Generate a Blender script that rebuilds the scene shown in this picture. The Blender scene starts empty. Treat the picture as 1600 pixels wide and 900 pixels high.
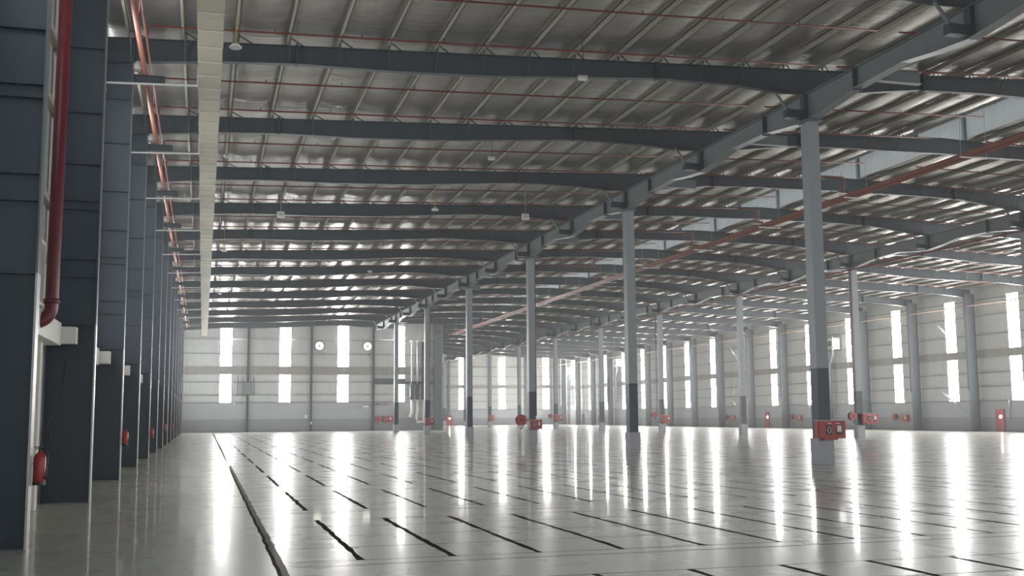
import bpy, math, random
from mathutils import Vector, Matrix
random.seed(7)
S = bpy.context.scene
C = S.collection
PI = math.pi

# ------------------------------------------------------------------ camera
H = 2.0
YAW, PITCH, ROLL = 0.2751, 0.1167, -0.0077
cy, sy, cp, sp = math.cos(YAW), math.sin(YAW), math.cos(PITCH), math.sin(PITCH)
fwd = Vector((sy*cp, cy*cp, sp)); rgt = Vector((cy, -sy, 0)); upv = rgt.cross(fwd)
cr, sr = math.cos(ROLL), math.sin(ROLL)
r2 = cr*rgt + sr*upv; u2 = -sr*rgt + cr*upv
cam = bpy.data.cameras.new('camera'); co = bpy.data.objects.new('camera', cam); C.objects.link(co)
cam.sensor_width = 36.0; cam.lens = 1705.7/1600*36.0; cam.clip_end = 600; cam.clip_start = 0.05
co.matrix_world = Matrix(((r2.x, u2.x, -fwd.x, 0), (r2.y, u2.y, -fwd.y, 0), (r2.z, u2.z, -fwd.z, H), (0, 0, 0, 1)))
S.camera = co

# ------------------------------------------------------------------ light
WIN_STRENGTH = 26.0
WORLD_STRENGTH = 1.2
LEFT_WIN_STRENGTH = 7.0
EXPOSURE = 1.08
HAZE = 0.0012
w = bpy.data.worlds.new('overcast_sky'); S.world = w; w.use_nodes = True
bg = w.node_tree.nodes['Background']; bg.inputs[0].default_value = (0.86, 0.93, 1.0, 1); bg.inputs[1].default_value = WORLD_STRENGTH
w.cycles.sampling_method = 'NONE'
S.view_settings.view_transform = 'Standard'; S.view_settings.look = 'None'
S.view_settings.gamma = 1.0; S.view_settings.exposure = EXPOSURE; S.view_settings.use_curve_mapping = False
S.cycles.max_bounces = 8; S.cycles.diffuse_bounces = 5; S.cycles.glossy_bounces = 4
S.cycles.use_denoising = True
S.cycles.caustics_reflective = False; S.cycles.caustics_refractive = False
S.cycles.sample_clamp_indirect = 4

# ------------------------------------------------------------------ layout constants
XL, XR = -3.85, 79.45           # inner faces of the long walls
YB = -24.0                      # near end of the hall (behind the camera)
YF1, YF2 = 160.0, 240.0         # the two far walls
XB = 34.3                       # corner where the first far wall ends
R1, R2 = 23.7, 51.6             # the two inner column rows
RIDGE = 37.7
BAY0 = 18.8
def rt(x):                      # top of rafter
    return 15.2 + 0.037*(x if x <= RIDGE else 2*RIDGE-x)
PH = 0.26                       # purlin height
PUR = [2.66 + 1.785*k for k in range(-3, 43)]

# ------------------------------------------------------------------ materials
def new_mat(name):
    m = bpy.data.materials.new(name); m.use_nodes = True
    return m, m.node_tree, m.node_tree.nodes['Principled BSDF']
def N(nt, t, **kw):
    n = nt.nodes.new(t)
    for k, v in kw.items(): setattr(n, k, v)
    return n
def coords(nt, scale=(1, 1, 1), obj=True):
    tc = N(nt, 'ShaderNodeTexCoord'); mp = N(nt, 'ShaderNodeMapping')
    mp.inputs['Scale'].default_value = scale
    nt.links.new(tc.outputs['Object'], mp.inputs[0]); return mp.outputs[0]
def simple(name, col, rough=0.5, metal=0.0, vary=0.12, nscale=3.0, bump=0.0, stretch=(1, 1, 1)):
    m, nt, b = new_mat(name)
    b.inputs['Roughness'].default_value = rough; b.inputs['Metallic'].default_value = metal
    v = coords(nt, stretch); no = N(nt, 'ShaderNodeTexNoise'); no.inputs['Scale'].default_value = nscale; no.inputs['Detail'].default_value = 4
    nt.links.new(v, no.inputs['Vector'])
    mx = N(nt, 'ShaderNodeMix', data_type='RGBA')
    mx.inputs[6].default_value = tuple(c*(1-vary) for c in col)+(1,); mx.inputs[7].default_value = tuple(min(1, c*(1+vary)) for c in col)+(1,)
    nt.links.new(no.outputs[0], mx.inputs[0]); nt.links.new(mx.outputs[2], b.inputs['Base Color'])
    if bump:
        bp = N(nt, 'ShaderNodeBump'); bp.inputs['Strength'].default_value = bump; bp.inputs['Distance'].default_value = 0.02
        nt.links.new(no.outputs[0], bp.inputs['Height']); nt.links.new(bp.outputs[0], b.inputs['Normal'])
    return m
def corrugated(name, col, axis, pitch=0.25, rough=0.5, dist=0.03):
    m = simple(name, col, rough, 0, 0.07, 0.7)
    nt = m.node_tree; b = nt.nodes['Principled BSDF']
    wv = N(nt, 'ShaderNodeTexWave'); wv.wave_type = 'BANDS'; wv.bands_direction = axis; wv.wave_profile = 'SIN'
    wv.inputs['Scale'].default_value = 1.0/pitch*0.314*2/ (2*PI) * PI
    nt.links.new(coords(nt), wv.inputs['Vector'])
    bp = N(nt, 'ShaderNodeBump'); bp.inputs['Distance'].default_value = dist; bp.inputs['Strength'].default_value = 0.8
    nt.links.new(wv.outputs[0], bp.inputs['Height']); nt.links.new(bp.outputs[0], b.inputs['Normal'])
    return m
def emis(name, col, s):
    m = bpy.data.materials.new(name); m.use_nodes = True; nt = m.node_tree
    for n in list(nt.nodes): nt.nodes.remove(n)
    e = N(nt, 'ShaderNodeEmission'); e.inputs[0].default_value = col+(1,); e.inputs[1].default_value = s
    o = N(nt, 'ShaderNodeOutputMaterial'); nt.links.new(e.outputs[0], o.inputs[0]); return m

M = {}
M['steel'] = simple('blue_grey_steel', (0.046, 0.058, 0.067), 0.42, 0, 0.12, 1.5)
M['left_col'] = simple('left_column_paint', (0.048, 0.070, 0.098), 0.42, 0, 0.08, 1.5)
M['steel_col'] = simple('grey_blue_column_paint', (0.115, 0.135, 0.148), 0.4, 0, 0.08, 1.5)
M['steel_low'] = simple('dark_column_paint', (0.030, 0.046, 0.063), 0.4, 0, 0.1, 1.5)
M['girder'] = simple('girder_paint', (0.165, 0.185, 0.188), 0.42, 0, 0.1, 1.5)
M['inner_col'] = simple('inner_column_paint', (0.27, 0.295, 0.31), 0.4, 0, 0.08, 1.5)
M['guard'] = simple('concrete_grey_casing', (0.36, 0.365, 0.40), 0.6, 0, 0.12, 4)
M['purlin'] = simple('galvanised_purlin', (0.36, 0.34, 0.285), 0.5, 0.0, 0.25, 4, stretch=(1, .3, 1))
M['pipe'] = simple('red_pipe_paint', (0.17, 0.028, 0.022), 0.4, 0, 0.15, 2)
M['mainpipe'] = simple('salmon_pipe_paint', (0.44, 0.18, 0.125), 0.35, 0, 0.15, 2)
M['header'] = simple('header_pipe_paint', (0.27, 0.085, 0.06), 0.4, 0, 0.15, 2)
M['wallpipe'] = simple('faded_pink_pipe', (0.42, 0.31, 0.26), 0.4, 0, 0.1, 2)
M['downpipe'] = simple('dark_red_gloss', (0.115, 0.007, 0.016), 0.4, 0, 0.1, 2)
M['red'] = simple('fire_red_enamel', (0.36, 0.03, 0.028), 0.35, 0, 0.1, 6)
M['white'] = simple('white_enamel', (0.72, 0.71, 0.67), 0.45, 0, 0.05, 5)
M['pale'] = simple('pale_metal', (0.5, 0.5, 0.48), 0.4, 0.3, 0.1, 5)
M['black'] = simple('black_rubber', (0.02, 0.02, 0.022), 0.5)
M['yellow'] = simple('yellow_conduit', (0.42, 0.27, 0.03), 0.5)
M['duct'] = simple('foil_duct_wrap', (0.35, 0.315, 0.235), 0.42, 0.35, 0.12, 2.5, 0.5, (1, 4, 1))
M['wall_sheet_y'] = corrugated('ribbed_wall_sheet_side', (0.50, 0.51, 0.50), 'Y')
M['wall_sheet_x'] = corrugated('ribbed_wall_sheet_end', (0.50, 0.51, 0.50), 'X')
M['band_y'] = corrugated('brown_grey_band_side', (0.27, 0.255, 0.235), 'Y', 0.6)
M['band_x'] = corrugated('brown_grey_band_end', (0.27, 0.255, 0.235), 'X', 0.6)
M['block_hi'] = simple('grey_wall_paint', (0.35, 0.37, 0.39), 0.55, 0, 0.04, 0.6)
M['block_lo'] = simple('dado_wall_paint', (0.24, 0.25, 0.265), 0.55, 0, 0.04, 0.6)
M['girt'] = simple('girt_steel', (0.16, 0.17, 0.17), 0.5)
M['shutter'] = corrugated('cream_shutter_slats', (0.62, 0.58, 0.50), 'Z', 0.14)
M['window'] = emis('daylit_translucent_panel', (1.0, 0.985, 0.97), WIN_STRENGTH)
M['window_left'] = emis('shaded_side_translucent_panel', (0.93, 0.97, 1.0), LEFT_WIN_STRENGTH)
M['dim_glow'] = emis('daylit_fan_opening', (1.0, 0.98, 0.85), 2.2)
M['green'] = simple('dark_green_door_paint', (0.10, 0.16, 0.17), 0.5)

def foil():
    m, nt, b = new_mat('silver_foil_insulation')
    b.inputs['Metallic'].default_value = 0.85; b.inputs['Roughness'].default_value = 0.3
    v = coords(nt, (1, 0.35, 1)); n1 = N(nt, 'ShaderNodeTexNoise'); n1.inputs['Scale'].default_value = 1.4; n1.inputs['Detail'].default_value = 3
    nt.links.new(v, n1.inputs['Vector'])
    v2 = coords(nt, (0.35, 2.6, 1)); n2 = N(nt, 'ShaderNodeTexNoise'); n2.inputs['Scale'].default_value = 1.6; n2.inputs['Detail'].default_value = 4
    nt.links.new(v2, n2.inputs['Vector'])
    mx = N(nt, 'ShaderNodeMix', data_type='RGBA'); mx.inputs[6].default_value = (0.34, 0.32, 0.295, 1); mx.inputs[7].default_value = (0.60, 0.575, 0.54, 1)
    nt.links.new(n2.outputs[0], mx.inputs[0]); nt.links.new(mx.outputs[2], b.inputs['Base Color'])
    ad = N(nt, 'ShaderNodeMath', operation='ADD'); nt.links.new(n1.outputs[0], ad.inputs[0]); nt.links.new(n2.outputs[0], ad.inputs[1])
    bp = N(nt, 'ShaderNodeBump'); bp.inputs['Strength'].default_value = 0.42; bp.inputs['Distance'].default_value = 0.06
    nt.links.new(ad.outputs[0], bp.inputs['Height']); nt.links.new(bp.outputs[0], b.inputs['Normal'])
    return m
M['foil'] = foil()

def floor_mat():
    m, nt, b = new_mat('polished_concrete_floor')
    L = nt.links
    def mth(op, a, bb=None, cc=None):
        n = N(nt, 'ShaderNodeMath', operation=op)
        for i, v in enumerate((a, bb, cc)):
            if v is None: continue
            if isinstance(v, (int, float)): n.inputs[i].default_value = v
            else: L.new(v, n.inputs[i])
        return n.outputs[0]
    tc = N(nt, 'ShaderNodeTexCoord'); sx = N(nt, 'ShaderNodeSeparateXYZ'); L.new(tc.outputs['Object'], sx.inputs[0])
    def noise(scale, detail=4, st=(1, 1, 1)):
        mp = N(nt, 'ShaderNodeMapping'); mp.inputs['Scale'].default_value = st; L.new(tc.outputs['Object'], mp.inputs[0])
        n = N(nt, 'ShaderNodeTexNoise'); n.inputs['Scale'].default_value = scale; n.inputs['Detail'].default_value = detail; L.new(mp.outputs[0], n.inputs['Vector']); return n.outputs[0]
    X, Y = sx.outputs[0], sx.outputs[1]
    wob = mth('MULTIPLY', mth('SUBTRACT', noise(0.9), 0.5), 0.10)
    Xw = mth('ADD', X, wob); Yw = mth('ADD', Y, wob)
    def near(v, c, hw): return mth('LESS_THAN', mth('ABSOLUTE', mth('SUBTRACT', v, c)), hw)
    def mod(v, o, p): return mth('FLOORED_MODULO', mth('SUBTRACT', v, o), p)
    ym = mod(Yw, 15.70, 8.62)
    xm = mod(Xw, 2.2-0.66, 1.318)
    inseg = mth('LESS_THAN', ym, 6.3)
    right = mth('GREATER_THAN', X, 1.9)
    # wide strips along the hall, broken
    hw = mth('ADD', mth('MULTIPLY', noise(1.3), 0.085), 0.008)
    strip = mth('LESS_THAN', mth('ABSOLUTE', mth('SUBTRACT', xm, 0.66)), hw)
    strip = mth('MULTIPLY', mth('MULTIPLY', strip, inseg), right)
    strip = mth('MULTIPLY', strip, mth('LESS_THAN', Y, 150.0))
    # thin cuts across
    t = near(ym, 0.03, 0.022)
    for c in (1.62, 3.25, 4.9, 6.3): t = mth('MAXIMUM', t, near(ym, c, 0.021))
    t = mth('MAXIMUM', t, near(ym, 8.15, 0.028))
    t = mth('MULTIPLY', t, mth('GREATER_THAN', X, 1.2))
    t = mth('MULTIPLY', t, mth('ADD', mth('MULTIPLY', noise(0.5), 0.7), 0.5))
    # long joint
    xs = mth('ADD', Xw, mth('MULTIPLY', Y, -0.0022))
    lj = mth('MULTIPLY', near(xs, 0.975, 0.026), 0.97)
    lj2 = mth('MULTIPLY', near(xs, 1.03, 0.06), 0.62)
    # isolation joints around the inner columns
    iso = mth('MULTIPLY', near(X, R1, 2.6), near(mod(Y, 28.8, 20.0), 10.0-0.45, 0.035))
    iso2 = mth('MULTIPLY', near(X, R2, 2.6), near(mod(Y, 28.8, 20.0), 10.0-0.45, 0.05))
    cross20 = mth('MULTIPLY', near(mod(X, -2.3, 26.0), 13.0, 0.02), 0.5)
    mask = strip
    for k in (t, lj, lj2, iso, iso2, cross20): mask = mth('MAXIMUM', mask, k)
    # scattered dark marks
    sp_ = noise(7.0, 1, (0.6, 1, 1)); marks = mth('MULTIPLY', mth('GREATER_THAN', sp_, 0.80), 0.35)
    mask = mth('MAXIMUM', mask, marks)
    n1 = noise(0.12, 3); n2 = noise(0.9, 2)
    comb = mth('ADD', mth('MULTIPLY', n1, 0.6), mth('MULTIPLY', n2, 0.4))
    base = N(nt, 'ShaderNodeMix', data_type='RGBA'); base.inputs[6].default_value = (0.57, 0.58, 0.53, 1); base.inputs[7].default_value = (0.70, 0.70, 0.64, 1)
    L.new(comb, base.inputs[0])
    fin = N(nt, 'ShaderNodeMix', data_type='RGBA'); L.new(mask, fin.inputs[0]); L.new(base.outputs[2], fin.inputs[6]); fin.inputs[7].default_value = (0.055, 0.045, 0.03, 1)
    L.new(fin.outputs[2], b.inputs['Base Color'])
    ro = mth('ADD', mth('MULTIPLY', n2, 0.08), 0.24); ro = mth('ADD', ro, mth('MULTIPLY', mask, 0.3))
    L.new(ro, b.inputs['Roughness']); L.new(mth('MAXIMUM', mth('SUBTRACT', 0.10, mth('MULTIPLY', mask, 0.6)), 0.0), b.inputs['Specular IOR Level'])
    b.inputs['IOR'].default_value = 1.5
    L.new(mth('MULTIPLY', mth('SUBTRACT', 1.0, mask), 0.40), b.inputs['Coat Weight']); b.inputs['Coat Roughness'].default_value = 0.05; b.inputs['Coat IOR'].default_value = 1.4
    bp = N(nt, 'ShaderNodeBump'); bp.inputs['Strength'].default_value = 0.25; bp.inputs['Distance'].default_value = 0.004
    nt.nodes.remove(bp)
    return m
M['floor'] = floor_mat()

# ------------------------------------------------------------------ mesh helpers
class MB:
    def __init__(s): s.v = []; s.f = []
    def box(s, x0, x1, y0, y1, z0, z1):
        n = len(s.v)
        s.v += [(x0, y0, z0), (x1, y0, z0), (x1, y1, z0), (x0, y1, z0), (x0, y0, z1), (x1, y0, z1), (x1, y1, z1), (x0, y1, z1)]
        s.f += [tuple(n+i for i in q) for q in ((3, 2, 1, 0), (4, 5, 6, 7), (0, 1, 5, 4), (1, 2, 6, 5), (2, 3, 7, 6), (3, 0, 4, 7))]; return s
    def bar(s, a, b, wd, ht=None):
        a = Vector(a); b = Vector(b); d = (b-a).normalized(); ht = ht or wd
        sd = d.cross(Vector((0, 0, 1)));
        if sd.length < 1e-3: sd = Vector((1, 0, 0))
        sd.normalize(); up = sd.cross(d)
        n = len(s.v)
        for p in (a, b):
            for i, j in ((-1, -1), (1, -1), (1, 1), (-1, 1)): s.v.append(tuple(p + sd*i*wd/2 + up*j*ht/2))
        s.f += [tuple(n+i for i in q) for q in ((0, 3, 2, 1), (4, 5, 6, 7), (0, 1, 5, 4), (1, 2, 6, 5), (2, 3, 7, 6), (3, 0, 4, 7))]; return s
    def tube(s, pts, r, seg=10, cap=True):
        pts = [Vector(p) for p in pts]; rings = []
        prev = None
        for i, p in enumerate(pts):
            if i == 0: d = pts[1]-p
            elif i == len(pts)-1: d = p-pts[i-1]
            else: d = (pts[i+1]-p).normalized() + (p-pts[i-1]).normalized()
            d.normalize()
            if prev is None:
                sd = d.cross(Vector((0, 0, 1)))
                if sd.length < 1e-3: sd = Vector((1, 0, 0))
            else: sd = prev - d*prev.dot(d)
            sd.normalize(); prev = sd; up = sd.cross(d)
            rr = r[i] if isinstance(r, (list, tuple)) else r
            n = len(s.v); rings.append(n)
            for k in range(seg):
                t = 2*PI*k/seg; s.v.append(tuple(p + sd*math.cos(t)*rr + up*math.sin(t)*rr))
        for a, b in zip(rings, rings[1:]):
            for k in range(seg): s.f.append((a+k, a+(k+1) % seg, b+(k+1) % seg, b+k))
        if cap:
            s.f.append(tuple(rings[0]+k for k in range(seg))[::-1]); s.f.append(tuple(rings[-1]+k for k in range(seg)))
        return s
    def plate(s, pts_top, pts_bot, axis, c, t):
        """vertical plate whose outline runs along axis; pts (s, z)"""
        n = len(s.v); k = len(pts_top)
        for off in (-t/2, t/2):
            for p in pts_top: s.v.append((p[0], c+off, p[1]) if axis == 'X' else (c+off, p[0], p[1]))
            for p in pts_bot: s.v.append((p[0], c+off, p[1]) if axis == 'X' else (c+off, p[0], p[1]))
        for i in range(k-1):
            for o in (0, 2*k):
                q = (n+o+i, n+o+i+1, n+o+k+i+1, n+o+k+i); s.f.append(q if (o == 0) == (axis != 'X') else q[::-1])
            s.f.append((n+i, n+2*k+i, n+2*k+i+1, n+i+1)); s.f.append((n+k+i, n+k+i+1, n+3*k+i+1, n+3*k+i))
        s.f.append((n, n+k, n+3*k, n+2*k)); s.f.append((n+k-1, n+3*k-1, n+4*k-1, n+2*k-1)); return s
    def ribbon(s, pts, axis, c, wd, t):
        """flange following pts (s, z) with width wd across"""
        n = len(s.v)
        for (q, z) in pts:
            for o, zz in ((-wd/2, z), (wd/2, z), (wd/2, z+t), (-wd/2, z+t)):
                s.v.append((q, c+o, zz) if axis == 'X' else (c+o, q, zz))
        for i in range(len(pts)-1):
            a = n+4*i; b = a+4
            for k in range(4): s.f.append((a+k, a+(k+1) % 4, b+(k+1) % 4, b+k))
        s.f.append((n, n+3, n+2, n+1)); e = n+4*(len(pts)-1); s.f.append((e, e+1, e+2, e+3)); return s
    def disc(s, c, r, axis, t, seg=20):
        a = Vector(c); d = {'X': Vector((1, 0, 0)), 'Y': Vector((0, 1, 0)), 'Z': Vector((0, 0, 1))}[axis]*t/2
        return s.tube([a-d, a+d], r, seg)
    def mesh(s, name, mat, smooth=False):
        me = bpy.data.meshes.new(name); me.from_pydata(s.v, [], s.f); me.update()
        if mat: me.materials.append(mat)
        if smooth:
            for p in me.polygons: p.use_smooth = True
            if hasattr(me, 'shade_auto_smooth'): pass
        return me
    def obj(s, name, mat, parent=None, smooth=False, loc=(0, 0, 0)):
        return link(name, s.mesh(name, mat, smooth), parent, loc)
def link(name, me, parent=None, loc=(0, 0, 0)):
    o = bpy.data.objects.new(name, me); C.objects.link(o); o.location = loc
    if parent: o.parent = parent
    return o
def thing(name, label, cat, loc=(0, 0, 0), group=None, rz=0):
    o = bpy.data.objects.new(name, None); C.objects.link(o); o.location = loc; o.rotation_euler = (0, 0, rz); o.empty_display_size = 0.2
    return tag(o, label, cat, group)
def tag(o, label, cat, group=None):
    o['label'] = label; o['category'] = cat
    if group: o['group'] = group
    return o
def struct(o, label=None):
    o['kind'] = 'structure'
    if label: o['label'] = label
    return o
def recalc():
    import bmesh
    for me in bpy.data.meshes:
        bm = bmesh.new(); bm.from_mesh(me); bmesh.ops.recalc_face_normals(bm, faces=bm.faces); bm.to_mesh(me); bm.free()
ORD = ['first', 'second', 'third', 'fourth', 'fifth', 'sixth', 'seventh', 'eighth', 'ninth', 'tenth', 'eleventh', 'twelfth', 'thirteenth', 'fourteenth', 'fifteenth',
       'sixteenth', 'seventeenth', 'eighteenth', 'nineteenth', 'twentieth', 'twenty-first', 'twenty-second', 'twenty-third', 'twenty-fourth', 'twenty-fifth', 'twenty-sixth',
       'twenty-seventh', 'twenty-eighth', 'twenty-ninth', 'thirtieth']
ORD += ['thirty-'+o for o in ORD[:9]] + ['fortieth'] + ['forty-'+o for o in ORD[:9]]
PX = {}
def bent(pts, rad=0.25, n=5):
    """round the corners of a polyline"""
    pts = [Vector(p) for p in pts]; out = [pts[0]]
    for a, b, c in zip(pts, pts[1:], pts[2:]):
        u = (a-b).normalized(); v = (c-b).normalized(); p = b+u*rad; q = b+v*rad
        for i in range(n+1):
            t = i/n; out.append(p*(1-t)**2 + b*2*t*(1-t) + q*t*t)
    out.append(pts[-1]); return out

# ------------------------------------------------------------------ shell
struct(MB().box(XL-0.3, XR+0.3, YB, YF2+0.3, -0.3, 0).obj('floor', M['floor']), 'polished grey concrete slab with sawn joints')

def ceiling_mesh(x0, x1, y0, y1, mat_):
    xs = []; ps = [x0]+[p for p in PUR if x0+0.3 < p < x1-0.3]+[x1]
    for a, b in zip(ps, ps[1:]):
        for k in range(6): xs.append((a+(b-a)*k/6, math.sin(PI*k/6)))
    xs.append((x1, 0)); ny = int((y1-y0)/1.25); m = MB(); rnd = random.Random(3)
    for j in range(ny+1):
        y = y0+(y1-y0)*j/ny
        ph = ((y-8.8) % 10)/10; sg = 0.05+0.075*math.sin(PI*ph)**2
        for i, (x, s_) in enumerate(xs):
            z = rt(x)+PH - s_*(sg+rnd.uniform(-.018, .018)); m.v.append((x, y, z))
    nx = len(xs)
    for j in range(ny):
        for i in range(nx-1): a = j*nx+i; m.f.append((a, a+nx, a+nx+1, a+1))
    return m
cl = MB()
ceil = ceiling_mesh(XL, 36.05, YB, YF1, None)
for part in (ceiling_mesh(34.35, 36.05, YF1, YF2, None), ceiling_mesh(39.35, XR, YB, YF2, None)):
    n = len(ceil.v); ceil.v += part.v; ceil.f += [tuple(n+i for i in f) for f in part.f]
co_ = struct(ceil.obj('ceiling', M['foil'], smooth=True), 'silver foil insulation sagging between the roof purlins')
# outer roof skin just above it
zr = rt(RIDGE)+0.55
rs = MB()
for a, b in ((XL-0.4, 36.0), (XR+0.4, 39.4)):
    n = len(rs.v)
    for y in (YB-0.3, YF2+0.4):
        for x in (a, b):
            for dz in (0.45, 0.5): rs.v.append((x, y, rt(x)+dz))
    rs.f += [tuple(n+i for i in q) for q in ((0, 2, 6, 4), (1, 5, 7, 3), (0, 1, 3, 2), (4, 6, 7, 5), (0, 4, 5, 1), (2, 3, 7, 6))]
struct(rs.obj('ceiling_outer_sheet', M['wall_sheet_y']))

def wall_y(name, x, side, y0, y1, brick, dado, top, bandz, label):
    """long side wall facing inwards; side=+1 means it lies at larger x"""
    d = 0.25*side; lo, hi = min(x, x+d), max(x, x+d)
    r = struct(MB().box(lo, hi, y0, y1, brick, top).obj(name, M['wall_sheet_y']), label)
    e = 0.06*side
    struct(MB().box(min(x-e, x+d), max(x-e, x+d), y0, y1, dado, brick).obj(name+'_upper_block', M['block_hi'], r))
    struct(MB().box(min(x-e, x+d), max(x-e, x+d), y0, y1, 0, dado).obj(name+'_dado', M['block_lo'], r))
    return r
wall_y('wall_right', XR, 1, YB, YF2, 3.15, 1.5, rt(XR)+0.3, None, 'ribbed grey sheeting above a painted block base')
wall_y('wall_left', XL, -1, YB, YF1, 4.1, 1.8, rt(XL)+0.3, None, 'ribbed grey sheeting behind the tall left columns')
def wall_x(name, y, x0, x1, brick, dado, top, label):
    r = struct(MB().plate([(x0, rt(x0)+.3), (min(x1, RIDGE), rt(min(x1, RIDGE))+.3), (x1, rt(x1)+.3)], [(x0, brick), (min(x1, RIDGE), brick), (x1, brick)], 'X', y+0.15, 0.3).obj(name, M['wall_sheet_x']), label)
    struct(MB().box(x0, x1, y-0.06, y+0.3, dado, brick).obj(name+'_upper_block', M['block_hi'], r))
    struct(MB().box(x0, x1, y-0.06, y+0.3, 0, dado).obj(name+'_dado', M['block_lo'], r))
    return r
wall_x('wall_far_left', YF1, XL, XB, 4.15, 1.82, 16, 'nearer end wall with four tall daylight strips')
wall_x('wall_far_right', YF2, XB, XR, 3.5, 1.6, 16, 'distant end wall beyond the second column row')
struct(MB().box(XB-0.3, XB, YF1+0.3, YF2, 0, rt(XB)+0.3).obj('wall_return', M['wall_sheet_y']), 'side of the projecting block behind the corner')
# near end: piers and lintel, the unseen rest is left open to let sky light in
nb = MB()
for x in [XL-0.3, 8, 20, 32, 44, 56, 68, XR-0.5]: nb.box(x, x+0.8, YB-0.3, YB, 0, 15.2)
nb.box(XL-0.3, XR+0.3, YB-0.3, YB, 9.0, 15.2)
struct(nb.obj('wall_back', M['wall_sheet_x']), 'unseen near end of the hall, left open for sky light')

# bands and girts
tn = [0]
def trim(m, mat, label):
    tn[0] += 1; return struct(m.obj('trim_%d' % tn[0], mat), label)
trim(MB().box(XR-0.10, XR, YB, YF2, 7.72, 8.55), M['band_y'], 'brown-grey horizontal band along the right wall')
trim(MB().box(XL, XB, YF1-0.10, YF1, 8.12, 9.3), M['band_x'], 'brown-grey horizontal band on the nearer end wall')
trim(MB().box(XB, XR, YF2-0.10, YF2, 8.2, 9.0), M['band_x'], 'brown-grey horizontal band on the distant end wall')
for z in (3.18, 4.7, 6.13, 10.17, 12.2, 13.9):
    trim(MB().box(XR-0.14, XR, YB, YF2, z-0.04, z+0.04), M['girt'], 'dark girt running along the right wall')
for z in (4.17, 5.25, 7.07, 11.1, 13.15):
    trim(MB().box(XL, XB, YF1-0.14, YF1, z-0.045, z+0.045), M['girt'], 'dark girt across the nearer end wall')
for z in (3.52, 5.3, 6.9, 10.9, 13.0):
    trim(MB().box(XB, XR, YF2-0.16, YF2, z-0.045, z+0.045), M['girt'], 'dark girt across the distant end wall')
for z in (4.3, 5.94, 7.3, 9.68, 11.36, 13.2):
    trim(MB().box(XL, XL+0.16, YB, YF1, z-0.09, z+0.09), M['purlin'], 'pale girt along the left wall')

# windows: translucent strips, upper and lower
wn = [0]
def window(m, label):
    wn[0] += 1
    o = m.obj('window_%d' % wn[0], M['pale']); me = o.data
    c = sum((Vector(v.co) for v in me.vertices), Vector())/8
    # only the inward-looking face of the translucent panel carries the daylight
    ax = 0 if abs(c.x-XR) < 1 or abs(c.x-XL) < 1 else 1
    want = -1 if (ax == 1 or abs(c.x-XR) < 1) else 1
    me.materials.append(M['window'] if not abs(c.x-XL) < 1 else M['window_left'])
    for p in me.polygons:
        if abs(p.normal[ax]) > .9 and (p.center[ax]-c[ax])*want > 0: p.material_index = 1
    return struct(o, label)
for i in range(-1, 15):
    yc = 93.0+9.82*i; 
    for (z0, z1, nm) in ((3.2, 7.7, 'lower'), (8.57, 14.1, 'upper')):
        window(MB().box(XR-0.05, XR+0.02, yc-0.82, yc+0.82, z0, z1), nm+' daylight strip in the right wall')
for i in range(-10, -1):   # nearer bays beside and behind the camera
    yc = 93.2+10*i
    for (z0, z1, nm) in ((3.2, 7.7, 'lower'), (8.57, 14.1, 'upper')):
        window(MB().box(XR-0.05, XR+0.02, yc-0.82, yc+0.82, z0, z1), nm+' daylight strip in the right wall')
for i in range(-4, 14):
    yc = 23.8+10*i if i else 21.4  # unseen strip here is added and shifted to light the second column's web
    for (z0, z1, nm) in (((4.7, 7.9, 'lower'), (8.6, 14.2, 'upper')) if i not in (-1, 0) else ((9.6, 13.9, 'upper'),)):
        window(MB().box(XL-0.02, XL+0.05, yc-0.82, yc+0.82, z0, z1), nm+' unseen daylight strip in the left wall')
for x in (2.97, 11.2, 19.5, 27.78):
    for (z0, z1, nm) in ((4.1, 8.12, 'lower'), (9.33, 15.0+0.03*(x-3)), 'upper') if False else ((4.1, 8.12, 'lower'), (9.33, 14.97+0.013*(x-3), 'upper')):
        window(MB().box(x-0.78, x+0.78, YF1-0.05, YF1+0.02, z0, z1), nm+' daylight strip in the nearer end wall')
for x in (55.9, 65.2, 75.6):
    for (z0, z1, nm) in ((3.55, 8.2, 'lower'), (9.05, 15.2, 'upper')):
        window(MB().box(x-0.75, x+0.75, YF2-0.05, YF2+0.02, z0, z1), nm+' daylight strip in the distant end wall')

# ------------------------------------------------------------------ rafters
def depth(x):                   # rafter depth profile, symmetric about the ridge
    if x > RIDGE: x = 2*RIDGE-x
    P = [(-3.8, 0.95), (-2.0, 0.82), (0.3, 0.71), (2.95, 0.68), (6.5, 0.80), (10.5, 0.82), (13.6, 0.73), (16.95, 0.63), (20.4, 0.78), (22.2, 0.98), (24.8, 1.0), (26.5, 0.85), (28.8, 0.66), (32.0, 0.68), (34.4, 0.78), (37.7, 0.85)]
    for (a, da), (b, db) in zip(P, P[1:]):
        if x <= b: return da+(db-da)*(x-a)/(b-a)
    return P[-1][1]
KX = [-3.8, -2.0, 0.3, 2.95, 6.5, 10.5, 13.6, 16.95, 20.4, 22.2, 24.8, 26.5, 28.8, 32.0, 34.4]
KX = KX+[RIDGE]+[2*RIDGE-k for k in reversed(KX)]
SPL = [2.95, 16.95, 29.2, 2*RIDGE-29.2, 2*RIDGE-16.95, 2*RIDGE-2.95]
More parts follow.
